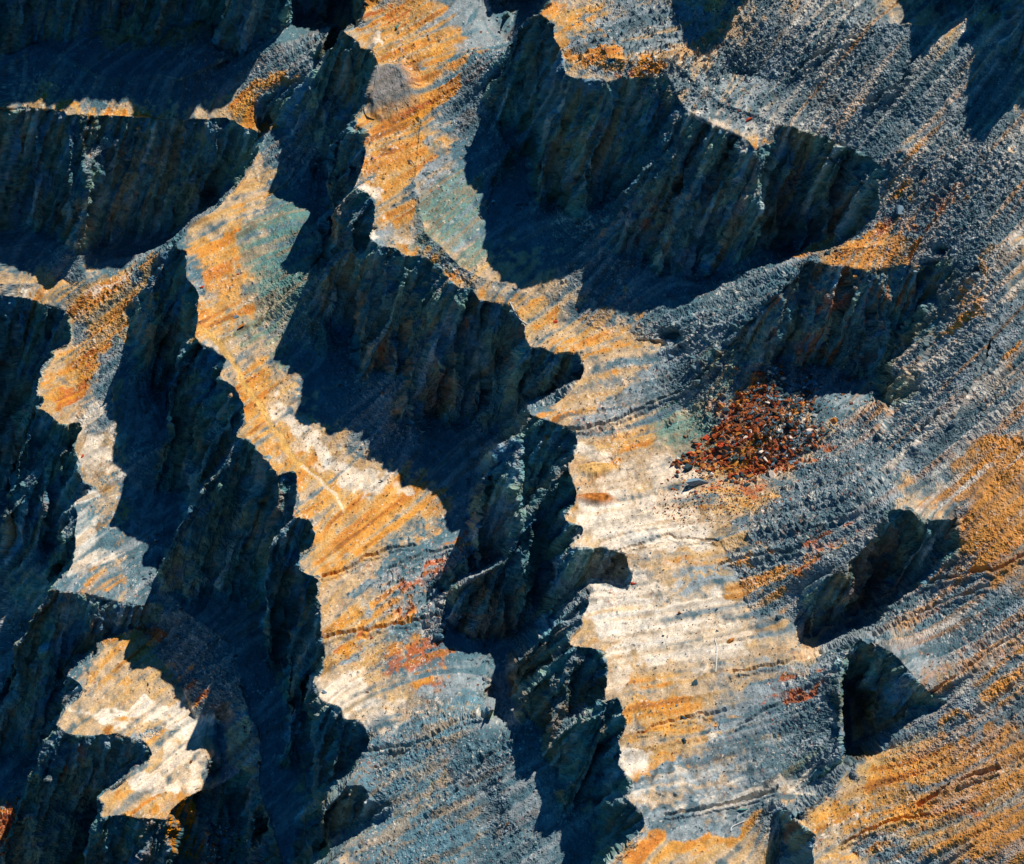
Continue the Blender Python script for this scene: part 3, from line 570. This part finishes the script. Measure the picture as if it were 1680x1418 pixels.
NAMES = {0: ('talus_slope', 'long grooved slope of blue-grey and rust scree filling the right side', 'slope'),
 1: ('rock_terrace', 'upper terrace of blue-grey rubble above the tall dark face at upper right', 'terrace'),
 2: ('rock_terrace', 'broad pale and ochre terrace running down the middle right of the pit', 'terrace'),
 3: ('rock_terrace', 'long yellow terrace with a footpath winding down the centre of the pit', 'terrace'),
 4: ('rock_terrace', 'shadowed scree ledge on the far wall at upper left', 'terrace'),
 5: ('rock_terrace', 'narrow sunlit terrace near the left edge with an orange patch', 'terrace'),
 6: ('rock_terrace', 'small low platform at lower left crossed by a white chalky band', 'terrace'),
 7: ('cliff_face', 'dark far cliff along the top left corner', 'cliff'),
 8: ('cliff_face', 'tall shadowed cliff below the blue-grey rubble terrace at upper right', 'cliff'),
 9: ('cliff_face', 'long jagged cliff dropping from the pale middle terrace to the yellow one', 'cliff'),
 10: ('cliff_face', 'long dark cliff dropping from the yellow central terrace', 'cliff'),
 11: ('cliff_face', 'far cliff at left under the thin sunlit ledge', 'cliff'),
 12: ('cliff_face', 'dark cliff along the left edge below the narrow sunlit terrace', 'cliff'),
 13: ('pit_floor', 'deep blue shadowed floor of the pit in the lower left corner', 'ground'),
 14: ('cliff_face', 'dark rock mass under the small low platform at bottom left', 'cliff'),
 15: ('cliff_face', 'rust streaked bluff above the heap of red rubble', 'cliff'),
 16: ('cliff_face', 'short dark outcrop cut into the right slope beside orange ground', 'cliff'),
 17: ('cliff_face', 'narrow dark cleft face low on the right slope', 'cliff'),
 19: ('cliff_face', 'dark rock wall closing the top right corner', 'cliff'),
 18: ('gravel_heap', 'smooth grey gravel heap with an ochre rim on the upper yellow terrace', 'heap')}
ii = np.clip(((PYY + 600) / 2).astype(int), 0, rows - 1); kk = np.clip(((PXX + 600) / 2).astype(int), 0, cols - 1)
REGV = REG[ii, kk]

# ------------------------------------------------------------------ rock material
def make_mat(name, bump=.5):
    m = bpy.data.materials.new(name); m.use_nodes = True; t = m.node_tree; b = t.nodes['Principled BSDF']
    at = t.nodes.new('ShaderNodeAttribute'); at.attribute_name = 'mineral'; at.attribute_type = 'GEOMETRY'
    tc = t.nodes.new('ShaderNodeTexCoord')
    n1 = t.nodes.new('ShaderNodeTexNoise'); n1.inputs['Scale'].default_value = 3.2; n1.inputs['Detail'].default_value = 5; n1.inputs['Roughness'].default_value = .7
    t.links.new(tc.outputs['Object'], n1.inputs['Vector'])
    mr = t.nodes.new('ShaderNodeMapRange'); mr.inputs[1].default_value = .3; mr.inputs[2].default_value = .7; mr.inputs[3].default_value = .72; mr.inputs[4].default_value = 1.28
    t.links.new(n1.outputs['Fac'], mr.inputs[0])
    mx = t.nodes.new('ShaderNodeVectorMath'); mx.operation = 'SCALE'
    t.links.new(at.outputs['Color'], mx.inputs[0]); t.links.new(mr.outputs[0], mx.inputs['Scale'])
    t.links.new(mx.outputs[0], b.inputs['Base Color'])
    b.inputs['Roughness'].default_value = .95; b.inputs['Specular IOR Level'].default_value = .15
    bp = t.nodes.new('ShaderNodeBump'); bp.inputs['Strength'].default_value = bump; bp.inputs['Distance'].default_value = .12
    t.links.new(n1.outputs['Fac'], bp.inputs['Height']); t.links.new(bp.outputs[0], b.inputs['Normal'])
    return m
M_ROCK = make_mat('weathered_rock')

# ------------------------------------------------------------------ mesh: fine in view, coarser outside
def axis(n, x, lo, hi, k=5):
    i = np.arange(n); inside = (x >= lo) & (x <= hi)
    return i[inside | (i % k == 0) | (i == n - 1)]
iu = axis(nu, u, -90, 92); iv = axis(nv, v, -79, 79)
Pm = P[np.ix_(iv, iu)]; Cm = col[np.ix_(iv, iu)]; Rm = REGV[np.ix_(iv, iu)]
n0, n1 = Pm.shape[:2]; I = np.arange(n0 * n1, dtype=np.int32).reshape(n0, n1)
Q = np.stack([I[:-1, :-1], I[:-1, 1:], I[1:, 1:], I[1:, :-1]], -1).reshape(-1, 4)
RQ = Rm[:-1, :-1].reshape(-1)
Pf = Pm.reshape(-1, 3); Cf = Cm.reshape(-1, 3)
def structure_mesh(name, q, label, cat, kind='structure', mat=None):
    used = np.zeros(len(Pf), bool); used[q.ravel()] = True
    remap = np.cumsum(used).astype(np.int32) - 1
    V = Pf[used]; F = remap[q].ravel()
    me = bpy.data.meshes.new(name); me.vertices.add(len(V)); me.vertices.foreach_set('co', V.astype(f32).ravel())
    me.loops.add(len(F)); me.loops.foreach_set('vertex_index', F)
    me.polygons.add(len(q)); me.polygons.foreach_set('loop_start', np.arange(len(q), dtype=np.int32) * 4)
    me.update(calc_edges=True)
    ca = me.color_attributes.new('mineral', 'FLOAT_COLOR', 'POINT')
    cc = np.ones((len(V), 4), f32); cc[:, :3] = Cf[used]; ca.data.foreach_set('color', cc.ravel())
    me.polygons.foreach_set('use_smooth', np.zeros(len(q), bool))
    me.materials.append(mat or M_ROCK)
    o = bpy.data.objects.new(name, me); COL.objects.link(o)
    if kind: o['kind'] = kind
    o['label'] = label; o['category'] = cat
    return o
for r, (nm, lb, ct) in NAMES.items():
    sel = RQ == r
    if sel.any(): structure_mesh(nm, Q[sel], lb, ct)
print('mesh', time.time() - T00, n0 * n1)

# ------------------------------------------------------------------ rocks
def hull_rock(seed, n=9):
    rr = np.random.default_rng(seed); bm = __import__('bmesh').new(); import bmesh
    ax = np.array([1.15, rr.uniform(.5, .95), rr.uniform(.4, .8)])
    for _ in range(n):
        q = rr.normal(0, 1, 3); q /= np.linalg.norm(q); q = np.sign(q) * np.abs(q) ** .8
        bm.verts.new(q * ax * rr.uniform(.42, .58))
    bmesh.ops.convex_hull(bm, input=bm.verts)
    bmesh.ops.delete(bm, geom=[x for x in bm.verts if not x.link_faces], context='VERTS')
    bmesh.ops.triangulate(bm, faces=bm.faces)
    bm.verts.index_update(); V = np.array([x.co for x in bm.verts], f32); Fc = np.array([[x.index for x in f.verts] for f in bm.faces], np.int32)
    bm.free(); return V, Fc
SHAPES = [hull_rock(100 + k) for k in range(10)]
RC = {'rust': c(.30, .070, .022), 'ochre': c(.56, .22, .05), 'pale': c(.82, .70, .58), 'dark': c(.035, .075, .095), 'blue': c(.17, .26, .33), 'grey': c(.36, .38, .38), 'brown': c(.20, .09, .045), 'teal': c(.08, .24, .22), 'red': c(.50, .07, .03)}
def mesh_from(name, V, Fc, colr):
    me = bpy.data.meshes.new(name); me.vertices.add(len(V)); me.vertices.foreach_set('co', V.astype(f32).ravel())
    me.loops.add(Fc.size); me.loops.foreach_set('vertex_index', Fc.ravel().astype(np.int32))
    me.polygons.add(len(Fc)); me.polygons.foreach_set('loop_start', np.arange(len(Fc), dtype=np.int32) * 3)
    me.update(calc_edges=True); me.polygons.foreach_set('use_smooth', np.zeros(len(Fc), bool))
    ca = me.color_attributes.new('mineral', 'FLOAT_COLOR', 'POINT'); cc = np.ones((len(V), 4), f32); cc[:, :3] = colr
    ca.data.foreach_set('color', cc.ravel()); me.materials.append(M_ROCK); return me
CACHE = {}
def rock_mesh(k, colour):
    if (k, colour) not in CACHE:
        V, Fc = SHAPES[k]; CACHE[k, colour] = mesh_from('rock', V, Fc, RC[colour])
    return CACHE[k, colour]
def locate(px, py):
    """the point of the wall seen in the photo at this pixel"""
    a = (px - CX) * PX; b = (CY - py) * PX; ww = 0.0
    for _ in range(5):
        uu = a * (1 - ww / DIST); vv = b * (1 - ww / DIST)
        i = int(np.clip(round((vv - V0) / G), 1, nv - 2)); k = int(np.clip(round((uu - U0) / G), 1, nu - 2)); ww = float(Wb[i, k])
    return P[i, k], NW[i, k], (i, k)
def place_rock(px, py, size, colour, label, group=None, cat='rock', flatten=1.0, k=None, name='rock'):
    p, n, _ = locate(px, py)
    o = bpy.data.objects.new(name, rock_mesh(random.randrange(10) if k is None else k, colour)); COL.objects.link(o)
    d = size * PX; o.scale = (d * random.uniform(.9, 1.15), d * random.uniform(.8, 1.1), d * flatten * random.uniform(.85, 1.1))
    o.rotation_euler = (random.uniform(-.5, .5), random.uniform(-.5, .5), random.uniform(0, 6.28))
    o.location = Vector(p) + Vector((0, 0, d * .16 * flatten))
    o['label'] = label; o['category'] = cat
    if group: o['group'] = group
    return o
BOULD = [
 (1143,794,34,'blue','large blue-grey boulder at the foot of the red rubble heap',.6), (1129,770,17,'dark','dark upright shard just above the large blue-grey boulder',1.3),
 (1110,783,10,'dark','small dark rock left of the large blue-grey boulder',.8), (1267,779,17,'pale','pale pink-topped block below the red rubble heap',1.0),
 (1329,706,17,'pale','whitish boulder at the right edge of the red rubble heap',1.0), (1366,690,13,'ochre','orange boulder sitting in grey scree right of the rubble heap',1.0),
 (1101,587,15,'blue','round blue-grey boulder on the grey gravel above the pale terrace',1.0), (652,46,11,'teal','teal-green block on the orange ground near the top edge',1.1),
 (136,749,9,'red','red rock on the lip of the narrow left terrace',.9), (331,471,10,'red','red rock near the lip high on the central yellow terrace',.7),
 (389,449,6,'red','small red rock alone on yellow ground below the ochre slope',.9), (398,540,18,'ochre','ochre boulder with a dark gap behind it beside the central footpath',.8),
 (388,522,10,'blue','grey block behind the ochre boulder beside the footpath',.8), (1475,348,24,'blue','blue-grey boulder with a pale top on the upper right scree',.8),
 (1229,197,10,'red','brick-red rock on the pale edge of the upper right terrace',.7), (1212,184,8,'rust','rusty stone just behind the brick-red rock on the upper terrace',.8),
 (1410,391,14,'blue','blue-grey boulder on the orange ground above the streaked bluff',.8), (1358,418,12,'dark','dark block near the left tip of the orange bluff top',.9),
 (1373,422,9,'brown','brown rock beside the dark block on the bluff top',.9), (1199,1053,15,'ochre','bright orange rock on the pale middle terrace',.7),
 (1279,1014,9,'dark','dark pointed stone where the orange ground meets the slope',1.1), (1142,1122,14,'dark','dark flat boulder on gold ground in the middle terrace',.6),
 (1120,1176,11,'dark','dark stone at the end of the white streak on the middle terrace',1.0), (1122,1219,10,'dark','dark cone-shaped stone on pale ground low on the middle terrace',1.1),
 (1040,959,8,'red','red rock by the notch in the lip of the middle terrace',.8), (532,1141,9,'blue','blue-grey rock on the pale nose of the lower central terrace',1.0),
 (1217,1327,16,'teal','dark greenish slab on grey gravel low on the middle terrace',.4), (603,1137,6,'brown','small brown stone on the pale lower end of the yellow terrace',.9),
 (1215,948,9,'brown','brown stone on the streaked pale ground left of the slope',.8), (1176,1000,7,'dark','small dark stone high on the brightest pale patch',.8),
 (628,905,6,'dark','dark stone on the golden fan near the lip of the central terrace',.8), (625,788,9,'dark','dark rock on gold ground just below the central shadow',.7),
 (313,1252,8,'brown','brown stone beside the white patch of the low platform',.9), (706,498,7,'red','red rock half on the shadow edge of the upper cliff',.8) if False else (912,527,11,'red','red-orange rock group on the golden neck of the middle terrace',.6),
 (1078,655,9,'ochre','orange block on the ledge crossing the grey gravel',.8), (950,800,10,'blue','blue-grey stone just above the dark orange oval mound',.6),
]
for (x, y, sz, cl, lb, fl) in BOULD: place_rock(x, y, sz, cl, lb, None, 'boulder' if sz > 9 else 'rock', fl, name='boulder' if sz > 9 else 'rock')

def inside(x, y, poly):
    r = False; j = len(poly) - 1
    for i in range(len(poly)):
        a, b = poly[i], poly[j]
        if (a[1] > y) != (b[1] > y) and x < (b[0] - a[0]) * (y - a[1]) / (b[1] - a[1]) + a[0]: r = not r
        j = i
    return r
def pick(x, y, cols, wts):
    if 1110 < x < 1400 and 590 < y < 800 and (x - 1262) - .35 * (y - 690) > random.gauss(0, 24):   # the right half of the spill is dark rock
        return random.choices(['dark', 'blue', 'brown', 'rust', 'pale', 'grey'], [40, 22, 14, 12, 5, 8])[0]
    return random.choices(cols, wts)[0]
def heap(poly, n_things, n_rest, smin, smax, cols, wts, label, group, restlabel, restname):
    xs = [p[0] for p in poly]; ys = [p[1] for p in poly]; pts = []
    while len(pts) < n_things + n_rest:
        x, y = random.uniform(min(xs), max(xs)), random.uniform(min(ys), max(ys))
        if inside(x, y, poly): pts.append((x + random.gauss(0, (max(xs) - min(xs)) * .035), y + random.gauss(0, (max(ys) - min(ys)) * .035), smin + (smax - smin) * random.random() ** 3.6))
    pts.sort(key=lambda q: -q[2])
    for (x, y, sz) in pts[:n_things]: place_rock(x, y, sz, pick(x, y, cols, wts), label, group, flatten=random.uniform(.7, 1.2))
    scatter(restname, restlabel, [(x, y, sz) for x, y, sz in pts[n_things:]], cols, wts)
def scatter(name, label, pts, cols, wts):
    Vs, Fs, Cs, off = [], [], [], 0; rr = np.random.default_rng(len(pts))
    for (x, y, sz) in pts:
        p, n, (i, k) = locate(x, y); V, Fc = SHAPES[rr.integers(10)]
        e = rr.uniform(0, 6.28, 3); ca, sa = math.cos(e[0]), math.sin(e[0]); cb, sb = math.cos(e[1]), math.sin(e[1])
        R = np.array([[ca, -sa, 0], [sa, ca, 0], [0, 0, 1]]) @ np.array([[1, 0, 0], [0, cb, -sb], [0, sb, cb]])
        d = sz * PX; Vs.append((V * d * rr.uniform(.8, 1.2, 3)) @ R.T + p + np.array([0, 0, d * .12])); Fs.append(Fc + off); off += len(V)
        cl = pick(x, y, cols, wts); base = col[i, k] if cl == 'local' else RC[cl]
        Cs.append(np.tile(np.clip(base * rr.uniform(.65, 1.25), .01, .9), (len(V), 1)))
    me = mesh_from(name, np.concatenate(Vs), np.concatenate(Fs), np.concatenate(Cs))
    o = bpy.data.objects.new(name, me); COL.objects.link(o); o['kind'] = 'stuff'; o['label'] = label; o['category'] = 'rubble'; return o
RUB = [(1267, 600), (1252, 622), (1243, 640), (1212, 655), (1200, 682), (1182, 694), (1165, 718), (1140, 735), (1105, 762), (1140, 778), (1185, 772), (1205, 790), (1250, 782), (1262, 770), (1300, 772), (1312, 742), (1345, 728), (1350, 705), (1330, 690), (1338, 655), (1330, 618), (1318, 612), (1305, 645), (1288, 650), (1280, 620)]
heap(RUB, 150, 3600, 1.6, 12, ['rust', 'ochre', 'pale', 'dark', 'brown', 'red'], [42, 12, 2, 16, 26, 8], 'angular rust-red or orange rock piled in the red rubble heap under the streaked bluff', 'rocks of the red rubble heap', 'small broken stones filling the red rubble heap', 'rubble')
heap([(338, 1352), (365, 1335), (400, 1340), (438, 1335), (442, 1350), (425, 1380), (405, 1425), (335, 1425)], 40, 280, 3, 10, ['pale', 'blue', 'rust', 'ochre', 'grey', 'dark'], [24, 22, 16, 8, 20, 16], 'angular grey or rusty rock in the small sunlit rubble mound at the bottom edge', 'rocks of the bottom rubble mound', 'small stones of the sunlit rubble mound at the bottom edge', 'rubble')
heap([(0, 1330), (28, 1308), (36, 1318), (22, 1350), (20, 1380), (0, 1418)], 14, 110, 3, 9, ['rust', 'ochre', 'brown'], [30, 40, 20], 'orange rock in the rubble at the bottom left corner', 'rocks in the bottom left corner', 'small orange stones in the bottom left corner', 'rubble')
heap([(229, 1205), (240, 1194), (258, 1196), (264, 1205), (250, 1213), (235, 1212)], 10, 80, 2, 5, ['blue', 'pale'], [30, 40], 'pale blue chip in the small patch of crushed stone on the low platform', 'pale blue chips on the low platform', 'fine pale blue grit on the low platform', 'rubble')
def blobpts(bl, n, smin, smax, pw=2.5):
    out = []; wt = [b[2] * b[3] * b[5] for b in bl]
    for b in random.choices(bl, wt, k=n):
        a = math.radians(b[4]); t = random.uniform(0, 6.28); q = random.random() ** .6
        X, Y = b[2] * q * math.cos(t), b[3] * q * math.sin(t)
        out.append((b[0] + X * math.cos(a) + Y * math.sin(a), b[1] - X * math.sin(a) + Y * math.cos(a), smin + (smax - smin) * random.random() ** pw))
    return [q for q in out if -30 < q[0] < 1710 and -30 < q[1] < 1450]
scatter('debris', 'small orange and rust debris spilling from the rubble heap onto the pale terrace', blobpts([(1190,810,110,34,-4,1),(1130,830,60,30,10,.7),(1270,640,70,50,40,.5),(1330,700,70,60,30,.5)], 1800, 1.2, 5, 3.5), ['rust', 'ochre', 'red', 'brown', 'dark'], [34, 26, 6, 20, 14])
fp_ = [(a + random.gauss(0, 14) - 8, b + random.gauss(0, 14) + 8, 1.5 + 6.5 * random.random() ** 4) for kf in ('B', 'C', 'D', 'Dp') for (a, b, _z), (a2, b2, _z2) in zip(FT[kf][:-1], FT[kf][1:]) for t in range(int(math.hypot(a2 - a, b2 - b) * .9)) for a, b in [(a + (a2 - a) * random.random(), b + (b2 - b) * random.random())]]
scatter('debris', 'fine dark stones sprinkled over the pale middle terrace', blobpts([(1100,900,130,70,10,1),(1130,1040,130,70,8,1),(1100,1230,100,90,8,.8),(1020,800,60,60,0,.6)], 1400, .9, 3.2, 3), ['dark', 'brown', 'blue', 'rust', 'local'], [40, 22, 14, 8, 16])
scatter('debris', 'fallen blocks gathered along the feet of the shadowed cliffs', [q for q in fp_ if -20 < q[0] < 1700 and -20 < q[1] < 1440], ['local', 'blue', 'grey', 'dark', 'brown'], [40, 24, 14, 12, 10])
scatter('scree', 'coarse blue-grey scree blocks spread over the upper right terrace and slope', blobpts([(1250,70,210,90,20,1),(1150,130,110,60,20,1),(1040,50,110,60,10,.7),(1330,170,140,60,10,.8),(1560,300,140,90,48,.5)], 9000, 1.5, 5.5), ['local', 'blue', 'grey', 'dark', 'pale'], [60, 14, 12, 10, 4])
scatter('scree', 'fine grey and rusty scree below and right of the red rubble heap', blobpts([(1250,740,140,90,20,1),(1200,820,110,50,10,1),(1330,830,120,60,38,.8),(1450,330,120,60,20,.8),(1120,600,110,60,25,.6),(1400,420,90,30,5,1.2),(1350,600,90,60,30,.8)], 7000, 1.3, 4.2), ['local', 'blue', 'rust', 'grey', 'dark', 'pale'], [56, 12, 8, 8, 12, 4])
scatter('scree', 'loose stones strewn over the long slope on the right side', blobpts([(1560,560,140,200,30,1),(1600,1000,120,200,20,1),(1500,1300,190,110,10,1),(1300,1180,150,120,10,.7)], 7000, 1.2, 3.6), ['local', 'blue', 'rust', 'dark', 'pale'], [70, 8, 8, 10, 4])
scatter('scree', 'loose stones strewn over the central terrace and its grey fan', blobpts([(700,960,110,50,18,1),(620,1060,110,60,10,1),(650,1230,110,90,20,1),(640,840,120,60,15,.6),(540,740,70,30,-35,1),(450,600,70,50,-30,.7),(200,850,50,160,0,.5),(270,1090,60,60,-40,1.2),(680,250,90,220,0,.4),(900,540,140,50,-15,.8)], 7000, 1.0, 3.4), ['local', 'brown', 'rust', 'dark', 'blue'], [60, 10, 10, 16, 4])
GR = {'middle': ([(1090,900,130,60,10,1),(1130,1040,120,60,8,1),(1100,1230,100,80,8,.8)], 24, 'dark stone scattered on the pale middle terrace', 'dark stones on the middle terrace'),
      'central': ([(620,860,100,50,12,1),(600,1000,80,50,12,.8),(440,650,60,60,-40,.8),(600,1170,60,30,10,.7)], 22, 'dark stone scattered on the yellow central terrace', 'dark stones on the central terrace'),
      'left': ([(180,780,40,150,0,1)], 10, 'small dark stone on the narrow sunlit terrace at left', 'dark stones on the left terrace'),
      'low': ([(290,1190,40,60,-10,1),(240,1100,60,40,0,1)], 12, 'small dark stone on the low platform', 'dark stones on the low platform'),
      'upper': ([(1210,195,70,25,15,1),(1420,400,70,22,5,1)], 10, 'stone on the sunlit edge of the upper right ground', 'stones on the upper right edge')}
for key, (bl, n, lb, gp) in GR.items():
    for (x, y, sz) in blobpts(bl, n, 2.5, 6.5, 2.2): place_rock(x, y, sz, random.choices(['dark', 'brown', 'blue', 'rust'], [50, 20, 14, 10])[0], lb, gp)

# ------------------------------------------------------------------ hoses and small mounds
def simple_mat(name, rgb, rough=.6):
    m = bpy.data.materials.new(name); m.use_nodes = True; t = m.node_tree; b = t.nodes['Principled BSDF']
    n1 = t.nodes.new('ShaderNodeTexNoise'); n1.inputs['Scale'].default_value = 2.0; cr = t.nodes.new('ShaderNodeValToRGB')
    cr.color_ramp.elements[0].color = (*[q * .75 for q in rgb], 1); cr.color_ramp.elements[1].color = (*rgb, 1)
    t.links.new(n1.outputs['Fac'], cr.inputs[0]); t.links.new(cr.outputs[0], b.inputs['Base Color']); b.inputs['Roughness'].default_value = rough; return m
M_HOSE = simple_mat('pale_plastic', (.78, .78, .74)); M_DARK = simple_mat('black_rubber', (.03, .035, .04))
import bmesh
def hose(pts, rad, mat, label, name='hose'):
    bm = bmesh.new(); Q = []
    for (x, y) in pts:
        p, n, _ = locate(x, y); Q.append(Vector(p) + Vector((0, 0, rad * .8)))
    R = []
    for i in range(len(Q) - 1):       # Catmull-Rom through the points
        a, b, cc, d = Q[max(0, i - 1)], Q[i], Q[i + 1], Q[min(len(Q) - 1, i + 2)]
        for t in (0, .25, .5, .75): R.append(.5 * ((2 * b) + (cc - a) * t + (2 * a - 5 * b + 4 * cc - d) * t * t + (3 * b - a - 3 * cc + d) * t ** 3))
    R.append(Q[-1]); prev = None
    for i, p in enumerate(R):
        tg = (R[min(i + 1, len(R) - 1)] - R[max(i - 1, 0)]).normalized(); s1 = tg.cross(Vector((0, 0, 1))).normalized(); s2 = tg.cross(s1)
        ring = [bm.verts.new(p + rad * (math.cos(k * math.pi / 4) * s1 + math.sin(k * math.pi / 4) * s2)) for k in range(8)]
        if prev: [bm.faces.new((prev[k], prev[(k + 1) % 8], ring[(k + 1) % 8], ring[k])) for k in range(8)]
        else: bm.faces.new(ring[::-1])
        prev = ring
    bm.faces.new(prev); me = bpy.data.meshes.new(name); bm.to_mesh(me); bm.free(); me.materials.append(mat)
    for f in me.polygons: f.use_smooth = True
    o = bpy.data.objects.new(name, me); COL.objects.link(o); o['label'] = label; o['category'] = 'hose'
hose([(838, 499), (843, 508), (848, 518), (855, 527), (866, 533)], .09, M_HOSE, 'thin white hose hanging over the lip of the middle terrace')
hose([(756, 450), (759, 455), (764, 459), (769, 463)], .10, M_DARK, 'short black hose on the terrace above the white hose')
hose([(597, 172), (598, 182), (602, 190), (608, 196), (614, 198)], .11, M_DARK, 'dark curved hose round the foot of the grey gravel heap')
hose([(1198, 1362), (1199, 1355), (1206, 1351), (1221, 1346)], .10, M_HOSE, 'pale bent pipe lying on gravel near the bottom right')
hose([(1173, 1048), (1176, 1062), (1175, 1082), (1175, 1106)], .07, M_HOSE, 'thin pale line lying across the pale middle terrace')
print('done', time.time() - T00)
